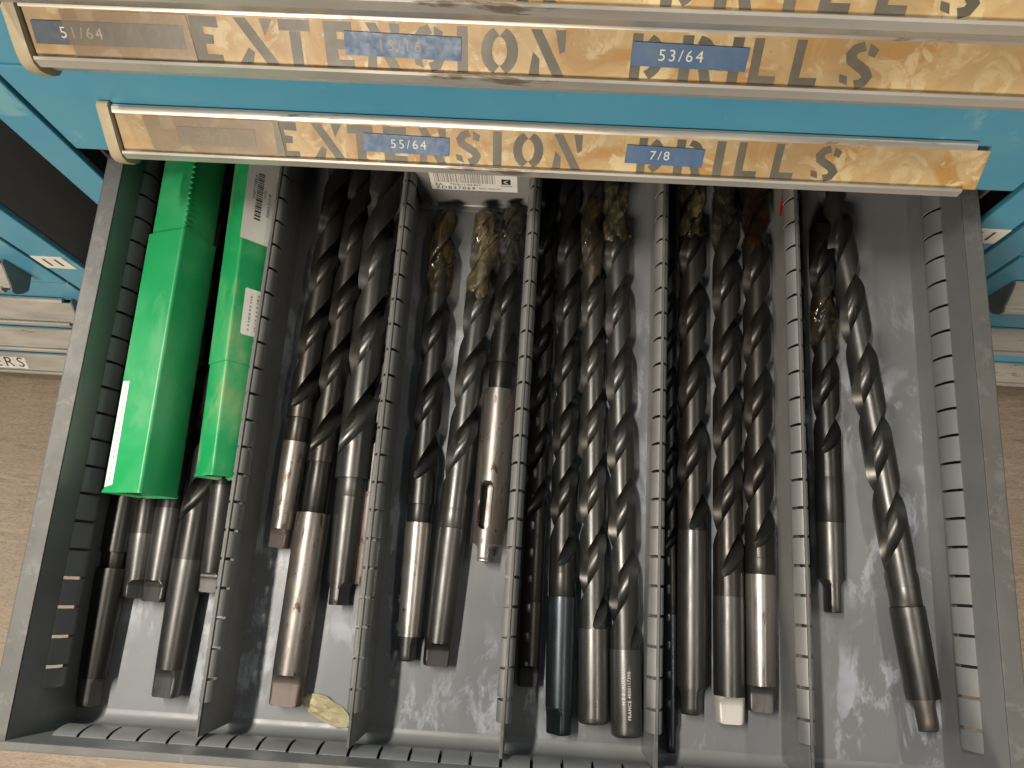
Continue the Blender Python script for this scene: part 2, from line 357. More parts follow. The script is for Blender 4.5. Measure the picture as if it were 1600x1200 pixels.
# ------------------------------------------------------------------ closed drawers with label handles
def card_pt(yf, zb, X, t, off):
    d = 22 - 16*t; z = zb + 39.4 + 20.9*t
    return (X, yf - d - off*0.79, z + off*0.61)
CARD_L = 26.3
def handle(root, yf, zb, xl, xr, letters=(), tapes=(), cap_l=True, cap_r=False, clouds=(), card='card', card_x=None, cover=True):
    put = lambda u, w, t: (t, yf - u, zb + w)
    ol = 9 if cap_l else 0; orr = 9 if cap_r else 0
    a, b = xl + ol, xr - orr
    hr = part(MB().prism([(0.3,57),(0.3,62),(1.2,63.6),(3.2,63.9),(5.0,63.0),(6.4,61.2),(5.6,60.4),(4.2,58.8)], a, b - (0 if cap_r else 10), put), 'top_rail', 'aluminium', root, smooth=0.6)
    part(MB().prism([(20.6,38.0),(22.4,40.6),(23.6,41.6),(24.9,40.6),(25.2,34.2),(24.2,32.6),(21.5,31.0),(17.5,20.5),(15.0,18.5),(0.3,18.0),(0.3,21.5),(13.5,22.0),(18.0,33.0)], a, b - (0 if cap_r else 10), put), 'bottom_rail', 'aluminium', root, smooth=0.6)
    cx0, cx1 = card_x or (a + 0.5, b)
    q = lambda X, t, o: card_pt(yf, zb, X, t, o)
    # backing plate with the paper card on it
    part(MB().add([q(cx0, -.02, -2.2), q(cx1, -.02, -2.2), q(cx1, 1.0, -2.2), q(cx0, 1.0, -2.2), q(cx0, -.02, -1.4), q(cx1, -.02, -1.4), q(cx1, 1.0, -1.4), q(cx0, 1.0, -1.4)],
         [(0,3,2,1),(4,5,6,7),(0,1,5,4),(1,2,6,5),(2,3,7,6),(3,0,4,7)]), 'backing_plate', 'aluminium', root)
    cd = part(MB().add([q(cx0, -.02, -1.2), q(cx1, -.02, -1.2), q(cx1, 1.0, -1.2), q(cx0, 1.0, -1.2), q(cx0, -.02, -0.9), q(cx1, -.02, -0.9), q(cx1, 1.0, -0.9), q(cx0, 1.0, -0.9)],
         [(0,3,2,1),(4,5,6,7),(0,1,5,4),(1,2,6,5),(2,3,7,6),(3,0,4,7)]), 'label_card', card, root)
    if letters:
        m = MB()
        for ch, X, wd in letters:
            for pl in GLY[ch]:
                k = 1.06*(wd/0.64 if ch not in 'I' else wd/0.20)
                m.poly([q(X + px_*k, 0.03 + 0.92*py, -0.75) for px_, py in pl])
        part(m, 'stencil_lettering', 'ink', root, cd)
    if cover:
        part(MB().add([q(cx0, -.02, -0.45), q(cx1, -.02, -0.45), q(cx1, 1.0, -0.45), q(cx0, 1.0, -0.45)], [(0,1,2,3)]), 'label_cover', 'clear', root)
    for x0, x1 in clouds:
        part(MB().add([q(x0 + 3, 0.0, 0.25), q(x1, 0.0, 0.25), q(x1 - 2, 0.97, 0.25), q(x0, 0.97, 0.25)], [(0,1,2,3)]), 'cloudy_cover_strip', 'cloudy', root)
    for x0, x1, t0, h, skew, txt, tm, em, tx in tapes:
        dt = h/CARD_L; o1 = -0.25
        c = []
        for o in (o1, 0.12):
            c += [q(x0, t0 + skew, o), q(x1, t0 - skew, o), q(x1 + .6, t0 + dt - skew, o), q(x0 + .6, t0 + dt + skew, o)]
        tp = part(MB().add(c, [(0,3,2,1),(4,5,6,7),(0,1,5,4),(1,2,6,5),(2,3,7,6),(3,0,4,7)]), 'label_tape', tm, root)
        if txt:
            mb = text_mb(txt, h*0.70, lambda x, y: q(tx + x, t0 + dt/2 + y/CARD_L, 0.22), 'CENTER', 1.28)
            part(mb, 'embossed_number', em, root, tp)
    for on, x0, x1 in ((cap_l, xl, xl + 8.5), (cap_r, xr - 8.5, xr)):
        if on:
            prof = [(0.2,16),(0.2,66),(2.5,67.5),(5,66.8),(8,63.5),(13,57),(19,50),(24,43.5),(26.6,38.5),(27,33),(25.5,28),(22,20.5),(18,15.8),(14,14.5)]
            part(MB().prism(prof, x0, x1, put), 'end_cap', 'cap', root, bevel=2.0, smooth=0.7)
def closed_drawer(label, yf, xl, xr, zb, zt, group, hx, **kw):
    r = thing('closed_drawer', label, 'drawer', ((xl+xr)/2, yf, zb), group)
    part(MB().box(xl, xr, yf, yf + 14, zb, zt), 'front_panel', 'blue', r, bevel=1.6)
    part(MB().box(xl + 16, xr - 16, yf + 14.5, yf + 600, zb + 4, zb + 6), 'tray', 'inside', r)
    handle(r, yf, zb, hx[0], hx[1], **kw)
    return r
GC = 'closed label-fronted drawers above the open drawer'
def spread(s): return s
# px-measured letter positions, in mm across the front
H2 = [('E',-178,17),('X',-152,18),('T',-127.5,17),('E',-103,17),('N',-79.5,17),('S',-54.5,17),('I',-28.5,5.6),('O',-14,17.5),('N',12,17.5),
      ('D',69.5,17),('R',94.5,18),('I',121,5.6),('L',135.5,16),('L',160,16),('S',185.5,17.5)]
H1 = [('E',-193,17),('X',-168,19),('T',-143,17),('E',-118,17),('N',-95,17),('S',-69,17),('I',-44,5.6),('O',-30,17.5),('N',-4,17.5),
      ('D',52,17),('R',79,18),('I',106,5.6),('L',117.5,16),('L',140,16),('S',166,17.5)]
H0 = [('E',-200,17),('X',-175,19),('T',-150,17),('E',-125,17),('N',-101,17),('S',-76,17),('I',-50,5.6),('O',-36,17.5),('N',-10,17.5),
      ('D',60,17),('R',86,18),('I',119,5.6),('L',136,16),('L',163,16),('S',192,18)]
closed_drawer('closed blue drawer just above the open one, tapes 55/64 and 7/8', YF, -348, 348, 98, 197.5, GC, (-296, 298), letters=H2,
    clouds=((-268, -172),), tapes=((-246, -192, .24, 12.5, .0, '27/32', 'faded_tape', 'emboss_dull', -220), (-117, -58.5, .27, 12.5, .02, '55/64', 'tape', 'emboss', -86), (61, 113, .27, 12.5, .02, '7/8', 'tape', 'emboss', 84)), cap_l=True)
closed_drawer('closed blue drawer second above the open one, tapes 13/16 and 53/64', YF, -348, 348, 198.7, 254.6, GC, (-296, 298), letters=H1,
    clouds=((-266, -192),), tapes=((-284, -198, .27, 12.5, .0, '51/64', 'navy_tape', 'emboss', -256), (-107, -42, .28, 12.5, .02, '13/16', 'tape', 'emboss_dull', -76), (52, 115, .30, 12.5, .02, '53/64', 'tape', 'emboss', 79)), cap_l=True)
closed_drawer('closed blue drawer at the top edge of the picture, only letter feet showing', YF, -348, 348, 255.8, 355, GC, (-296, 298), letters=H0, cap_l=True)
ERSX = -775.0
GL = 'closed drawers of the left neighbouring cabinet'
for k, (zb, zt, lab) in enumerate(((-140, -31, 'closed drawer of the left cabinet, uppermost handle beside the tag 11'),
                                    (-249, -141.2, 'closed drawer of the left cabinet, second handle down, blank'),
                                    (-366, -250.2, 'closed drawer of the left cabinet, third handle down, scratched'),
                                    (-494, -367.2, 'closed drawer of the left cabinet nearest the floor, lettered ERS'))):
    hx = (-1170, (-518, -512, -512, -512)[k])
    r = closed_drawer(lab, 352, -1178, -490, zb, zt, GL, hx, cap_l=False, cap_r=False, card='aluminium', card_x=(-1169, hx[1] - 1), cover=False)
    part(MB().prism([(0,18),(0,62),(5,63),(8,59),(14,52),(20,44),(26,40),(26,33),(22,24),(16,17)], hx[1] - 0.5, hx[1] + 1.5, lambda u, w, t: (t, 352 - u, zb + w)), 'end_plate', 'slide', r)
    if k == 3:
        q = lambda X, t, o: card_pt(352, zb, X, t, o)
        for i, ch in enumerate('ERS'):
            x0 = ERSX + i*17
            tp = part(MB().add([q(x0, .14, -.6), q(x0+16.5, .10, -.6), q(x0+16.5, .86, -.6), q(x0, .9, -.6)], [(0,1,2,3)]), 'letter_sticker', 'paper', r)
            part(text_mb(ch, 24, lambda x, y: q(x0 + 8 + x, .5 + y/CARD_L, -.45), 'CENTER'), 'letter', 'black_ink', r, tp)
GR = 'closed drawers of the right neighbouring cabinet'
for k, (zb, zt, lab) in enumerate(((-182, -70, 'closed drawer of the right cabinet, uppermost handle below the tag 11'),
                                    (-318, -183.2, 'closed drawer of the right cabinet, middle handle strip'),
                                    (-450, -319.2, 'closed drawer of the right cabinet, handle strip nearest the floor'))):
    r = closed_drawer(lab, 400, 456, 1152, zb, zt, GR, (481, 1140), cap_l=False, cap_r=False, card='aluminium', card_x=(482, 1139), cover=False)
    part(MB().prism([(0,18),(0,62),(5,63),(8,59),(14,52),(20,44),(26,40),(26,33),(22,24),(16,17)], 479.5, 481.5, lambda u, w, t: (t, 400 - u, zb + w)), 'end_plate', 'slide', r)

# ------------------------------------------------------------------ open drawer
PY, PX = 20.1, 20.4
YB = 590.0
dr = thing('open_drawer', 'open grey steel drawer full of drills, pulled out of the blue cabinet', 'drawer', (0, 250, 0))
part(MB().box(-319.3, 319.3, -42, YB, -1.2, 0), 'tray_floor', 'tray', dr)
SLOT = 1.05
def rib_pts(p):                     # outer and inner face of a pressed, slotted bead: (outward, height fraction 0..1)
    return p
def bead(mb, put, a, b, z0, z1, depth, th=0.8, top=0.35):
    """thin curved shell from a to b; put(outward, z, t)"""
    H = z1 - z0
    pr = [(0.2, z0), (depth*0.72, z0 + H*0.07), (depth*0.97, z0 + H*0.20), (depth, z0 + H*0.34), (depth*0.93, z0 + H*0.52), (depth*0.72, z0 + H*0.74), (depth*top, z0 + H*0.93), (0.25, z1)]
    inn = [(max(0.02, u - th), z) for u, z in reversed(pr)]
    mb.prism(pr + inn, a, b, put)
def slotted(mb, put, a0, a1, pitch, z0, z1, depth, **kw):
    k0 = math.ceil(a0/pitch); edges = [a0]
    k = k0
    while k*pitch < a1:
        if k*pitch - a0 > 3 and a1 - k*pitch > 3: edges.append(k*pitch)
        k += 1
    edges.append(a1)
    for i in range(len(edges) - 1):
        a = edges[i] + (SLOT if i else 0); b = edges[i+1] - (SLOT if i < len(edges) - 2 else 0)
        bead(mb, put, a, b, z0, z1, depth, **kw)
for s in (-1, 1):
    X = 319*s
    m = MB().box(X, X + s*1.2, -42, YB, 0, 31).box(X, X + s*1.2, -42, YB, 53.5, 81.5)
    part(m, 'side_wall', 'grey_paint', dr)
    mb = MB(); slotted(mb, lambda u, z, t: (X - s*u, t, z), -14, YB - 10, PY, 31, 53.5, 6.0)
    mb.box(X, X + s*1.2, -42, -14.2, 31, 53.5)
    part(mb, 'slotted_side_bead', 'grey_paint', dr, smooth=0.7)
    part(MB().box(X + s*4, X + s*12.2, 62 if s < 0 else 20, YB, 24, 60), 'drawer_runner', 'slide', dr)
    part(MB().prism([(0.0,81.6),(0.0,83.2),(12.4,83.4),(13.2,82.8),(13.4,72),(12.2,72),(12.0,81.8)], -44.5, YB, lambda u, w, t: (X + s*u, t, w)), 'side_rim', 'worn_rim', dr, bevel=0.4)
# front wall with fillet, slotted bead, rim
fil = [(-42 + 0.0, 10.0)] + [(-42 + 9 - 9*math.cos(a*PI/16), 9 - 9*math.sin(a*PI/16)) for a in range(0, 9)]
fp = [(y, z + 0.15) for y, z in fil] + [(-33, -0.8), (-43.2, -0.8), (-43.2, 10)]
part(MB().prism(fp, -318.8, 318.8, lambda u, w, t: (t, u, w)), 'floor_fillet', 'grey_paint', dr, smooth=0.6)
part(MB().box(-318.9, 318.9, -43.2, -42, 10.2, 27).box(-318.9, 318.9, -43.2, -42, 27, 33).box(-318.9, 318.9, -43.2, -42, 58, 84), 'front_wall', 'grey_paint', dr)
mb = MB(); slotted(mb, lambda u, z, t: (t, -42 + u, z), -303, 303, PX, 33, 58, 4.6)
mb.box(-318.9, -303.2, -43.2, -42, 33.1, 57.9).box(303.2, 318.9, -43.2, -42, 33.1, 57.9)
part(mb, 'slotted_front_bead', 'grey_paint', dr, smooth=0.7)
part(MB().box(-318, 318, -43.52, -43.3, 12, 82), 'dark_slot_backing', 'inside', dr)  # dark sheet added behind the front slots, standing in for their shade
part(MB().box(-347, 347, -46.6, -43.6, -2, 84), 'front_panel', 'blue', dr, bevel=0.6)
part(MB().prism([(-42.0,84.2),(-42.0,85.6),(-46.4,85.8),(-47.4,85.0),(-47.4,80),(-46.8,80),(-46.8,84.2)], -332, 332, lambda u, w, t: (t, u, w)), 'front_rim', 'worn_rim', dr, bevel=0.3)
part(MB().box(-318.5, 318.5, YB - 1.5, YB, 0, 80), 'back_wall', 'grey_paint', dr)
handle(dr, -46.8, 2, -266, 296, cap_l=False, cap_r=True, letters=H2, tapes=())
# red paint dab and dragged marks
# ------------------------------------------------------------------ dividers
GD = 'slotted steel dividers running front to back'
DIVL = ['slotted divider right of the two green drill cases', 'slotted divider second from the left, between brown sleeve and wrapped drills',
        'slotted middle divider beside the sleeve with a drift slot', 'slotted divider between the straight-shank drills and the bright square tang',
        'slotted divider with a red paint dab, right of the three long drills']
dmesh = None
def divider(X, label):
    global dmesh
    base = (X, -40, 0)
    r = thing('drawer_divider', label, 'divider', base, GD)
    if dmesh is None:
        objs = []
        objs.append(part(MB().box(X - 1.3, X + 1.3, -36.5, YB - 4, 0.2, 42.8).box(X - 1.3, X + 1.3, -36.5, -15.2, 42.8, 58.4), 'web_panel', 'divider_paint', r))
        for s in (-1, 1):
            mb = MB(); slotted(mb, lambda u, z, t: (X + s*(0.75 + u), t, z), -15, YB - 12, PY, 42, 59.5, 4.6, top=0.42)
            objs.append(part(mb, 'slotted_bead', 'divider_paint', r, smooth=0.7))
        objs.append(part(MB().box(X - 0.95, X + 0.95, -36.5, YB - 4, 58.6, 61.2), 'top_edge', 'worn_rim', r, bevel=0.35))
        dmesh = objs
    else:
        for o in dmesh:
            c = o.copy(); COL.objects.link(c); c.parent = r
    return r
divs = [divider(-204 + 102*i, DIVL[i]) for i in range(5)]
pts = []
for i in range(14):
    a = 2*PI*i/14; pts.append((202.35, 390 + 9*math.cos(a)*(1 + .15*math.sin(3*a)), 32 + 4*math.sin(a) + 4*math.cos(a)))
part(MB().poly(pts), 'paint_dab', 'red', divs[4], label='red paint dab')
# short cross divider with the printed stock label
cr = thing('cross_divider', 'short grey cross divider with a white barcode label, behind the wrapped drill tips', 'divider', (-51, 393, 0))
part(MB().box(-99.5, -2.5, 392, 394, 0.3, 60), 'plate', 'divider_paint', cr, bevel=0.4)
part(MB().prism([(392,0.3),(386.5,0.3),(386.5,1.5),(390.8,1.5),(391.9,2.6)], -99.5, -2.5, lambda u, w, t: (t, u, w)), 'foot_flange', 'divider_paint', cr)
lb = part(MB().box(-86.5, -15, 391.55, 391.85, 29, 58.5), 'barcode_label', 'paper', cr)
def lp(x, z): return (x, 391.42, z)
m = MB(); x = -83.0; rnd = random.Random(3)
while x < -33.5:
    wv = rnd.choice((0.5, 0.5, 0.8, 1.2)); m.poly([lp(x, 41.5), lp(x + wv, 41.5), lp(x + wv, 57), lp(x, 57)]); x += wv + rnd.choice((0.5, 0.7, 1.1))
part(m, 'barcode', 'grey_ink', cr, lb)
m = text_mb('EA', 5.2, lambda x, y: lp(-83 + x, 37.6 + y))
for tx, sz, x0, z0, sp in (('*215-11-03-01*', 3.8, -70.5, 38.4, 1.05), ('ZDB37069', 6.2, -83, 32.6, 1.25), ('DRILL 58/64 EXT', 2.4, -47, 33.2, 1.1)):
    k = text_mb(tx, sz, lambda x, y: lp(x0 + x, z0 + y), spacing=sp, bold=0.05); m.add(k.v, k.f)
part(m, 'label_print', 'black_ink', cr, lb)
m = MB().poly([lp(-28, 41.5), lp(-20.5, 41.5), lp(-20.5, 50), lp(-28, 50)])
part(m, 'label_logo', 'black_ink', cr, lb)
def lq(x, z): return (x, 391.3, z)
part(MB().poly([lq(-22.2,48.6), lq(-23.6,48.6), lq(-26.6,45.7), lq(-25.2,45.7)]).poly([lq(-22.2,42.8), lq(-25.2,45.7), lq(-26.6,45.7), lq(-23.6,42.8)]), 'logo_chevron', 'paper', cr, lb)
m = MB()
for i in range(6): m.poly([lp(-28.5 + i*1.6, 38), lp(-27.4 + i*1.6, 38), lp(-27.4 + i*1.6, 39.6), lp(-28.5 + i*1.6, 39.6)])
part(m, 'fine_print', 'grey_ink', cr, lb)

# ------------------------------------------------------------------ twist drills
RC, WEB = 0.84, 0.26                 # flute cutter radius and half web, in drill radii
C0 = RC + WEB
def flute_half(c):                   # half angle of a flute whose cutter centre stands c from the axis
    return math.acos(max(-1, min(1, (1 + c*c - RC*RC)/(2*c))))
def flute_r(a, c=C0):
    h = flute_half(c); q = RC*RC - (c*math.sin(a))**2
    return 1.0 if abs(a) >= h or q < 0 else min(1.0, c*math.cos(a) - math.sqrt(q))
def flute_ring(R, t, base_a, c, tp=1.0):
    h = max(flute_half(c), 0.004); ring = []
    for hf in (0, PI):
        for k in range(17):
            u = -1 + k/8; a = h*(abs(u)**0.8)*(1 if u > 0 else -1)
            ring.append((a + hf, flute_r(a, c) if abs(u) < 1 else 1.0))
        for k in range(1, 12): ring.append((h + (PI - 2*h)*k/12 + hf, 1.0))
    return [(R*f*tp*math.sin(base_a + a), t, R*f*tp*math.cos(base_a + a)) for a, f in ring]
def circ(r, t, n=40, ph=0.0, fx=None):
    o = []
    for i in range(n):
        a = 2*PI*i/n + ph
        o.append((r*math.sin(a), t, r*math.cos(a)))
    return o
def tang_rings(t_end, t_top, r0, r1, thick, n=48):
    """shank end milled flat on two sides; slab normal is local z, turned by the caller"""
    rs = []
    L = t_top - t_end; fil = min(L*0.38, 7.0)
    st = [t_end, t_end + 0.4, t_end + 1.2] + [t_end + 1.2 + (L - fil - 1.2)*k/3 for k in (1, 2, 3)] + [t_top - fil + fil*k/7 for k in range(1, 8)]
    for i, t in enumerate(st):
        k = (t - t_end)/L; r = r0 + (r1 - r0)*k
        if t <= t_end + 0.4: r *= 0.90 if t == t_end else 0.965
        h = thick/2
        if t > t_top - fil:
            q = (t - (t_top - fil))/fil; h = thick/2 + (r1*1.02 - thick/2)*(1 - math.sqrt(max(0, 1 - q*q)))
        ring = []
        for j in range(n):
            a = 2*PI*j/n; x, z = r*math.sin(a), r*math.cos(a)
            ring.append((x, t, max(-h, min(h, z))))
        rs.append(ring)
    return rs
def turn(rings, ang):
    c, s = math.cos(ang), math.sin(ang)
    return [[(x*c + z*s, t, -x*s + z*c) for x, t, z in r] for r in rings]
GT = 'twist drills lying in the open drawer'
def drill(label, P0, P1, L, tang, sh, neck, fl, de, dt, dn, db, mats=('black','black','black'), tang_ang=0.0, th_=-15, pitch=None, coat=None, tang_thick=None, tang_mat=None, slot=None, sleeve=False, neckmat=None, name='twist_drill', tipcone=True, text=None, cat='drill'):
    P0 = Vector(P0); P1 = Vector(P1); d = (P1 - P0).normalized()
    r = thing(name, label, cat, tuple(P0), GT)
    zax = Vector((0,0,1)); x = d.cross(zax).normalized(); z = x.cross(d)
    r.matrix_world = Matrix((x, d, z)).transposed().to_4x4(); r.location = W(P0)
    lp_ = lambda mb, nm, mt, par=None, **k: _lp(mb, nm, mt, par or r, **k)
    def _lp(mb, nm, mt, par, **k):
        o = mb.build(nm, mt, None, local=True, **k); BASE.pop(o.name, None); o.location = (0,0,0); o.parent = par; return o
    pitch = pitch or db*5.1
    ta = math.radians(tang_ang)
    top = sh if sh else fl
    t0 = 0
    rb = db/2
    if tang:
        tt = tang_thick or de*0.52
        o = lp_(MB().rings(turn(tang_rings(0, tang, de/2*0.93, de/2*0.985, tt), ta)), 'tang', tang_mat or mats[2], smooth=0.6)
        t0 = tang - 0.4
    # shank
    rs = []
    n = 40
    if slot:
        n = 96
    te = top - (0.0 if sh else 0.0)
    st = [t0 + (te - t0)*k/14 for k in range(15)]
    if slot: st = sorted(set(st + [slot[0] - 3 + 0.8*k for k in range(int((slot[1] - slot[0] + 6)/0.8))]))
    if not tang: st = [0.0, 0.8, 2.2] + [s_ for s_ in st if s_ > 3]
    for t in st:
        q = max(0, (t - t0)/(te - t0)); rr = (de + (dt - de)*q)/2
        if not tang and t < 2: rr *= (0.88 if t == 0 else 0.95)
        if sh and t == st[-1]: rr *= 0.985
        ring = circ(rr, t, n)
        if slot:
            hw = slot[2]/2; c0, c1 = slot[0] + hw, slot[1] - hw; nr = []
            for (xx, yy, zz) in ring:
                if zz > 0:
                    dy = max(c0 - yy, 0, yy - c1); dd = math.hypot(xx - slot[3], dy)
                    if dd < hw: zz = zz - (rr*1.25)*min(1, (hw - dd)/0.5)
                nr.append((xx, yy, zz))
            ring = nr
        rs.append(ring)
    lp_(MB().rings(rs), 'sleeve' if sleeve else 'shank', mats[1], smooth=0.6)
    if sh and sh < fl - 0.6:
        nt_ = neck or sh
        if neck and neck > sh:
            lp_(MB().rings([circ(dn/2*k, t) for t, k in ((sh - 0.2, .97), (sh + .5, 1), (neck - .6, 1), (neck + .2, .985))]), 'neck', neckmat or mats[0], smooth=0.6)
        b0 = nt_ - 0.1
    else: b0 = te - 0.1
    # fluted body: plain cylinder run-out, then helical flutes to the point
    run = db*1.7; the = math.radians(th_)
    rs = []
    ts = [b0, b0 + 0.6] if b0 < fl - 1 else [b0]
    t = fl
    if fl - b0 > 6: ts += [b0 + (fl - b0)*k/3 for k in (1, 2)]
    ts = [q for q in ts if q < fl - 0.5]
    tipl = rb*0.62
    while t < L - tipl: ts.append(t); t += 1.6 if t < fl + run*1.1 else 3.0
    ts.append(L - tipl)
    for k in range(1, 5): ts.append(L - tipl + tipl*k/4.2)
    for t in ts:
        q = min(1, max(0, (t - fl)/run)); dep = 1 - (1 - q)**2
        c = 1 + RC + (C0 - 1 - RC)*dep
        tp = 1.0 if t <= L - tipl else max(0.05, 1 - (t - (L - tipl))/tipl)
        rs.append(flute_ring(rb, t, the + 2*PI*max(0, t - fl)/pitch, c, tp))
    lp_(MB().rings(rs), 'fluted_body', mats[0], smooth=0.42)
    if coat:
        c0, c1, cm, gain = coat
        rs = []; n = 30; sd = Vector((P0[0]*.1, P0[1]*.1, 3))
        for k in range(26):
            t = c0 + (c1 - c0)*k/25; ring = []
            e = 1.0 if k < 22 else (1, .9, .65, .25)[k - 22]
            for i in range(n):
                a = 2*PI*i/n
                f_ = flute_r((((a - the - 2*PI*(t - fl)/pitch) + PI/2) % PI) - PI/2)
                f_ = max(f_*0.62 + 0.40, 0.62) * gain * (1 + 0.13*noise.noise(Vector((math.cos(a)*1.3, math.sin(a)*1.3, t*0.09)) + sd))
                edge = 2.5*noise.noise(Vector((math.cos(a)*1.5, math.sin(a)*1.5, 7)) + sd) if k == 0 else 0
                ring.append((rb*f_*e*math.sin(a), t + edge*3, rb*f_*e*math.cos(a)))
            rs.append(ring)
        lp_(MB().rings(rs, cap0=False), 'tip_coating', cm, smooth=3.14)
    if text:
        rr = (de + dt)/4 + 0.12
        for body, ang0, ts_, size in text:
            def put(xx, yy):
                a = math.radians(ang0) - yy/rr
                return (rr*math.sin(a), ts_ + xx, rr*math.cos(a))
            lp_(text_mb(body, size, put, spacing=1.15, bold=0.06), 'engraved_marking', 'emboss', r)
    return r
K = drill
# first compartment, under and beside the green cases
K('black taper shank drill lying along the left wall of the drawer', (-306.2,-30.2,12.2),(-306.5,400,12.2),430, 20,98.5,111,140, 19,23.5,17.5,21.5, ('black','black','black'), 84, -70, tang_thick=9, tang_mat='mid')
K('dark drill shank half hidden behind another, below the larger green case', (-287.0,47.6,10.2),(-296,400,11),353, 13.7,47.9,None,114.7, 18,20.4,19,20, ('black','mid','mid'), 40, -40)
K('dark drill shank with a flat tang showing, just below the larger green case', (-270.2,46.0,11.6),(-270,400,12),352, 16,70,None,112, 20,22.0,21,21, ('black','mid','mid'), -8, 40)
K('black drill with broad matt shank between the two green cases', (-250.0,-20.4,12.4),(-244,420,12.6),440, 20.1,98.8,None,125, 20.8,24.4,24,24.4, ('black','mid','mid'), -10, -60, tang_mat='grey')
K('slim dark drill shank sticking out of the dusty green case', (-229.6,55.5,11.5),(-227.5,330,30),276, 15.2,80.9,None,130, 17.4,19.0,17,18, ('black','mid','mid'), 0, 30)
# second compartment
K('worn brown drill with a stepped collar, leftmost beside the case divider', (-180.5,91.3,14),(-169,440,15),349, 14.6,82,101.3,108.1, 17,19.6,18,21.4, ('blackb','bronze','bronze'), -12, -22, tang_mat='dark_rust')
K('drill held in the large rusty brown taper sleeve', (-160.6,-20.3,13.2),(-149.1,440,13),460, 22.1,139.2,179,186.3, 25.0,25.8,19.8,22, ('blackb','bronze','rusty'), 0, -38, sleeve=True, neckmat='black', tang_thick=13)
K('thick shiny black drill leaning against the second divider', (-129.8,52.3,13.4),(-129.6,450,14),398, 17.3,80.6,95.1,111.8, 20.2,23.4,23.2,27.4, ('mid','mid','mid'), 75, -62, tang_thick=8)
K('rusty thin shank wedged against the left face of the second divider', (-115.6,68,8.5),(-112.6,380,8.5),312, 7.2,70,None,90, 13,14.5,14,13, ('black','rusty','rusty'), 60, 30)
# third compartment
K('dark drill with pitted bright shank, left of the two wrapped drills', (-74.9,15.8,10.6),(-76.0,381.6,11.6),366, 17.7,100.9,115.2,133.1, 17.1,20.6,19.5,22.4, ('black','bright','mid'), 78, -22, coat=(285, 367, 'wax', 1.03), tang_thick=9)
K('grey shank drill with yellow crinkled wrap on its tip', (-53.1,13.7,11.6),(-38.5,383.7,12),370, 16.8,100.3,115.5,125.4, 20.8,23.4,22.8,22.8, ('mid','mid','mid'), 12, 55, coat=(288, 371, 'wax_pale', 1.05))
K('drill in a scratched brown sleeve with an oval drift slot', (-21.9,90.5,13.6),(-16.2,387.4,13.6),297, 13.4,133.7,156.1,161.5, 25.0,26.6,19.4,22.4, ('black','bronze','bright'), 82, 18, sleeve=True, neckmat='blackb', coat=(240, 297.5, 'wax_clear', 1.03), slot=(24, 60, 9.5, -3.0), tang_thick=8.5)
# fourth compartment
K('dull dark drill in the shadow right of the middle divider', (15.7,3.6,9.2),(11.5,440,9.2),436, 15,60,109.9,122.1, 16.6,17.4,16.6,17.2, ('blackb','blackb','blackb'), 0, -40)
K('blue-black taper shank drill with one corner milled off its end', (39.7,-27,11.4),(29.5,440,11),467, 19,95.8,113.1,117.4, 20.8,22.2,20.6,20.6, ('black','bluish','bluish'), -52, -14, tang_thick=11)
K('straight grey shank drill between the blue-black and the engraved drill', (64.3,-18.1,11.4),(47,440,11),459, None,None,None,65.4, 22.0,22.0,22,20.4, ('mid','grey','grey'), 0, 2, coat=(345, 420, 'wax', 1.04))
K('straight shank drill engraved with white lettering next to the fourth divider', (88.4,-25.1,11.8),(66.5,440,11.4),466, None,None,None,59.5, 22.8,22.8,22.8,21.6, ('mid','grey','grey'), 0, 24, coat=(385, 440, 'wax_pale', 1.08),
  text=(('H S S  AUSTRIA', -14, 22, 3.2), ('FRANCE 4020117390', 7, 12, 3.2)))
# fifth compartment
K('thin black drill squeezed in the dark right of the fourth divider', (121.2,-34.5,7.0),(112.4,450,7),484, 18.8,95.4,114,142.4, 11.4,13.4,12.6,12.6, ('black','bluish','bluish'), 80, -30, tang_thick=7)
K('polished black drill with its tang notch facing right', (135.0,-7.1,11.8),(133.6,440,11.8),447, 18.7,None,None,130.1, 22.0,23.0,23,23.0, ('blackb','mid','mid'), 66, -12, coat=(372, 430, 'wax_pale', 1.05), tang_thick=12)
K('long drill ending in a bright square ground tang', (162.0,-11.7,11.6),(161.8,440,11.6),452, 19,88.3,None,101.8, 22.4,22.8,22.6,22.6, ('blackb','mid','mid'), 0, -30, coat=(375, 432, 'wax_clear', 1.08), tang_mat='tangface', tang_thick=14)
K('long drill with pale worn shank and brown coated tip', (185.4,-2.5,11.4),(187.0,440,11.4),443, 18.3,96.4,108.6,115.3, 20.6,22.4,22.6,22.2, ('blackb','bright','grey'), -10, -26, coat=(362, 432, 'wax_brown', 1.1))
# sixth compartment
K('brown drill shank tucked against the right face of the fifth divider', (216.2,-8.6,8.4),(219.5,440,8.4),449, 15.2,99.1,108.5,180, 13.5,15,14,15, ('black','rusty','rusty'), 70, 30)
K('short black drill with a thin pilot end and amber wrapped tip', (239.0,69.7,10.9),(241.5,387.9,10.9),318, 24.1,66,100,118, 20.0,20.6,21.0,20.4, ('black','mid','mid'), 90, -35, coat=(206, 262, 'wax', 1.05), tang_thick=7)
K('long shiny drill lying askew towards the right wall', (303.6,-6.8,12.6),(246,455,12.4),465, 21.5,84.8,99.6,104.7, 23.6,24.8,22.4,23.4, ('mid','mid','bronze'), 58, 46, tang_thick=12)

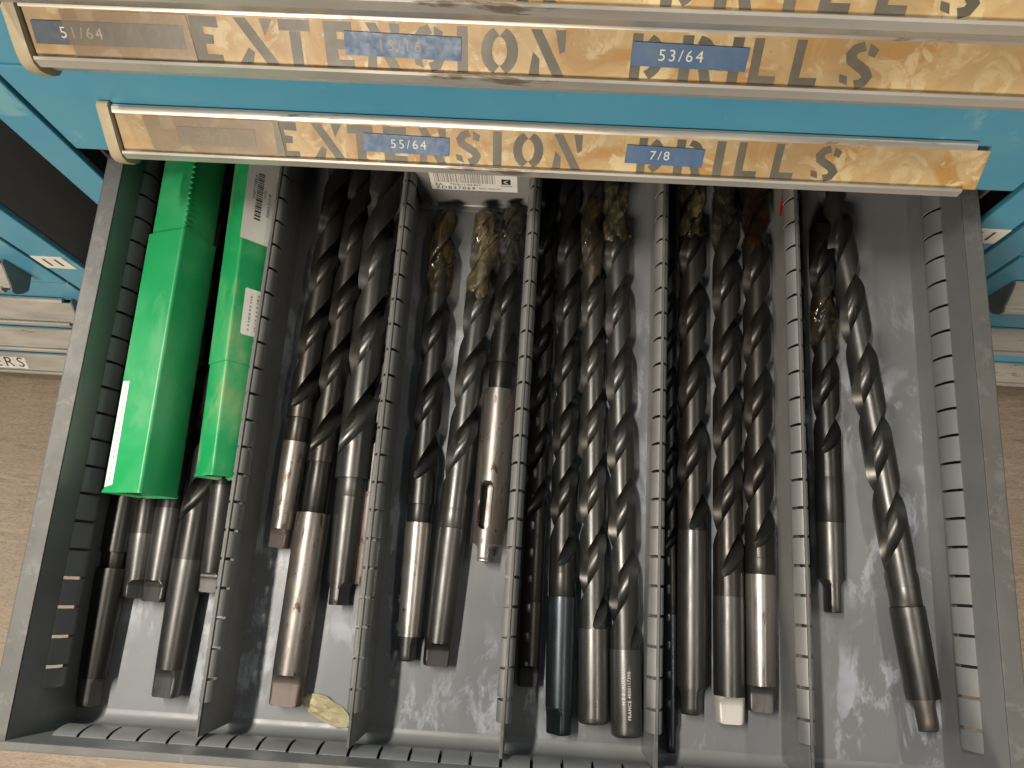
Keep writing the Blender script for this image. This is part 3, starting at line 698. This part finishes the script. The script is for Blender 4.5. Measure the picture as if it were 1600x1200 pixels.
# ------------------------------------------------------------------ green plastic drill cases
def sq_ring(put, t, s, rot, rad=2.4):
    o = []; h = s/2 - rad
    for cx, cz, a0 in ((h,h,0),(-h,h,90),(-h,-h,180),(h,-h,270)):
        for k in range(5):
            a = math.radians(a0 + 22.5*k); x = cx + rad*math.cos(a); z = cz + rad*math.sin(a)
            c, sn = math.cos(rot), math.sin(rot); o.append(put(x*c - z*sn, z*c + x*sn, t))
    return o
def case(label, A, Bp, s, rot_deg, joint, mat, stickers, teeth=True, cap_s=None):
    A = Vector(A); Bp = Vector(Bp); d = (Bp - A).normalized(); L = (Bp - A).length
    r = thing('drill_case', label, 'case', tuple(A), 'green plastic drill cases')
    x = d.cross(Vector((0,0,1))).normalized(); z = x.cross(d); rot = math.radians(rot_deg)
    put = lambda u, w, t: tuple(A + x*u + z*w + d*t)
    def tube(t0, t1, so, si, flare=0.0, crumple=0.0):
        rs = [sq_ring(put, t0 + 0.0, so + flare, rot), sq_ring(put, t0 + 1.6, so + flare, rot), sq_ring(put, t0 + 3.2, so, rot)]
        rs += [sq_ring(put, t0 + 3.2 + (t1 - t0 - 3.2)*k/12, so, rot) for k in range(1, 13)]
        rs += [sq_ring(put, t1 - 0.01, si, rot), sq_ring(put, t0 + 1.5, si, rot)]
        return MB().rings(rs + [rs[0]], False, False)
    part(tube(0, joint, s, s - 3.0, 1.2), 'case_body', mat, r, smooth=0.6)
    part(tube(joint - (5 if cap_s else 30), L, cap_s or s - 3.2, (cap_s or s - 3.2) - 1.2, 0), 'case_cap', mat, r, smooth=0.6)
    c, sn = math.cos(rot), math.sin(rot)
    if teeth:
        m = MB(); h = (s - 3.2)/2
        t = joint + 4
        while t < L - 6:
            ex, ez = (h - .4)*c - (h - .4)*sn, (h - .4)*c + (h - .4)*sn      # the corner that points up
            m.add([put(ex - 1.6, ez - 0.5, t), put(ex + 1.6, ez - 0.5, t), put(ex + 1.6, ez - .5, t + 2.2), put(ex - 1.6, ez - .5, t + 2.2), put(ex - .7, ez + 0.9, t + .5), put(ex + .7, ez + 0.9, t + .5), put(ex + .7, ez + .9, t + 1.7), put(ex - .7, ez + .9, t + 1.7)],
                  [(0,3,2,1),(4,5,6,7),(0,1,5,4),(1,2,6,5),(2,3,7,6),(3,0,4,7)]); t += 4.6
        part(m, 'ratchet_teeth', mat, r)
    def face_put(face):              # face 'L' or 'R': u from the top corner down the face, t along
        def f(u, t, off, ss):
            h = ss/2 + off
            px_, pz = (ss/2 - u, h) if face == 'L' else (h, ss/2 - u)
            return put(px_*c - pz*sn, pz*c + px_*sn, t)
        return f
    return r, face_put
r, fp_ = case('larger bright green plastic drill case beside the left drawer wall', (-279.5,122,43), (-283,440,43), 37, 21, 205, 'green', ())
f = fp_('L')
st = part(MB().add([f(27.5, 6, .12, 37), f(34.8, 4, .12, 37), f(34.8, 84, .12, 37), f(28.5, 84, .12, 37)], [(0,1,2,3)]), 'paper_sticker', 'paper', r)
m = MB(); rnd = random.Random(5); t = 9
while t < 80:
    l = rnd.uniform(1.2, 3.6); m.poly([f(30.6, t, .3, 37), f(31.6, t, .3, 37), f(31.6, t + l, .3, 37), f(30.6, t + l, .3, 37)]); t += l + rnd.uniform(.6, 1.6)
part(m, 'sticker_print', 'grey_ink', r, st)
r, fp_ = case('smaller dusty green plastic drill case with a barcode label, against the first divider', (-224.5,139,40), (-233.5,440,40), 25.4, 40, 92, 'green_dusty', (), teeth=False, cap_s=27.0)
f = fp_('R')
ss = 27.0
st = part(MB().add([f(-1.0, 187, .15, ss), f(26.2, 187, .15, ss), f(26.2, 275, .15, ss), f(-1.0, 275, .15, ss)], [(0,1,2,3)]), 'barcode_label', 'paper', r)
m = MB(); t = 206.0; rnd = random.Random(11)
while t < 246:
    wv = rnd.choice((.6, .6, 1.0, 1.5)); m.poly([f(8.5, t, .3, ss), f(14.0, t, .3, ss), f(14.0, t + wv, .3, ss), f(8.5, t + wv, .3, ss)]); t += wv + rnd.choice((.7, .9, 1.3))
for body, u0, t0, sz in (('BLACK OXIDE', 20.2, 232, 3.0), ('57/64', 16.0, 233, 2.6), ('8 88077 70097', 6.6, 244, 3.2)):
    k = text_mb(body, sz, lambda x, y: f(u0 - y, t0 - x, .3, ss), spacing=1.1); m.add(k.v, k.f)
part(m, 'label_print', 'black_ink', r, st)
st = part(MB().add([f(9, 111, .15, ss), f(10, 110, .15, ss), f(26.2, 110, .15, ss), f(26.2, 148, .15, ss), f(10, 148, .15, ss), f(9, 147, .15, ss)], [(0,1,2,3,4,5)]), 'small_sticker', 'paper', r)
m = MB(); rnd = random.Random(8)
for u0 in (14.0, 20.0):
    t = 114
    while t < 143:
        l = rnd.uniform(1.0, 2.6); m.poly([f(u0, t, .3, ss), f(u0 + 1.6, t, .3, ss), f(u0 + 1.6, t + l, .3, ss), f(u0, t + l, .3, ss)]); t += l + rnd.uniform(.7, 2.2)
part(m, 'sticker_print', 'grey_ink', r, st)

# ------------------------------------------------------------------ peeled wax flake on the drawer floor
outl = [(-152,-17),(-147,-13),(-140,-12.5),(-133,-14),(-127,-18),(-122,-20),(-116,-25),(-113.5,-30),(-116,-34.5),(-124,-34.5),(-132,-32.5),(-139,-29),(-145,-25.5),(-149,-21.5)]
m = MB(); n = len(outl); cx = sum(p[0] for p in outl)/n; cy = sum(p[1] for p in outl)/n
rs = []
for k, kk in enumerate((1.0, .88, .75, .6, .45, .3, .14)):
    rs.append([(cx + (x-cx)*kk, cy + (y-cy)*kk, 1.0 + 5.5*abs(noise.noise(Vector(((cx+(x-cx)*kk)*.13, (cy+(y-cy)*kk)*.17, .3)))) + 1.0*(1-kk) + (1.3 if i % 3 == 0 else 0)*kk) for i, (x, y) in enumerate(outl)])
top = rs; bot = [[(x, y, z - 0.7) for x, y, z in r_] for r_ in reversed(rs)]
m.rings(list(reversed(top)) + list(reversed(bot)), True, True)
o = m.build('wax_flake', 'flake', base=(cx, cy, 0), smooth=0.35)
o['label'] = 'crinkled yellow flake of peeled wax on the drawer floor by the rusty sleeve'; o['category'] = 'wax flake'
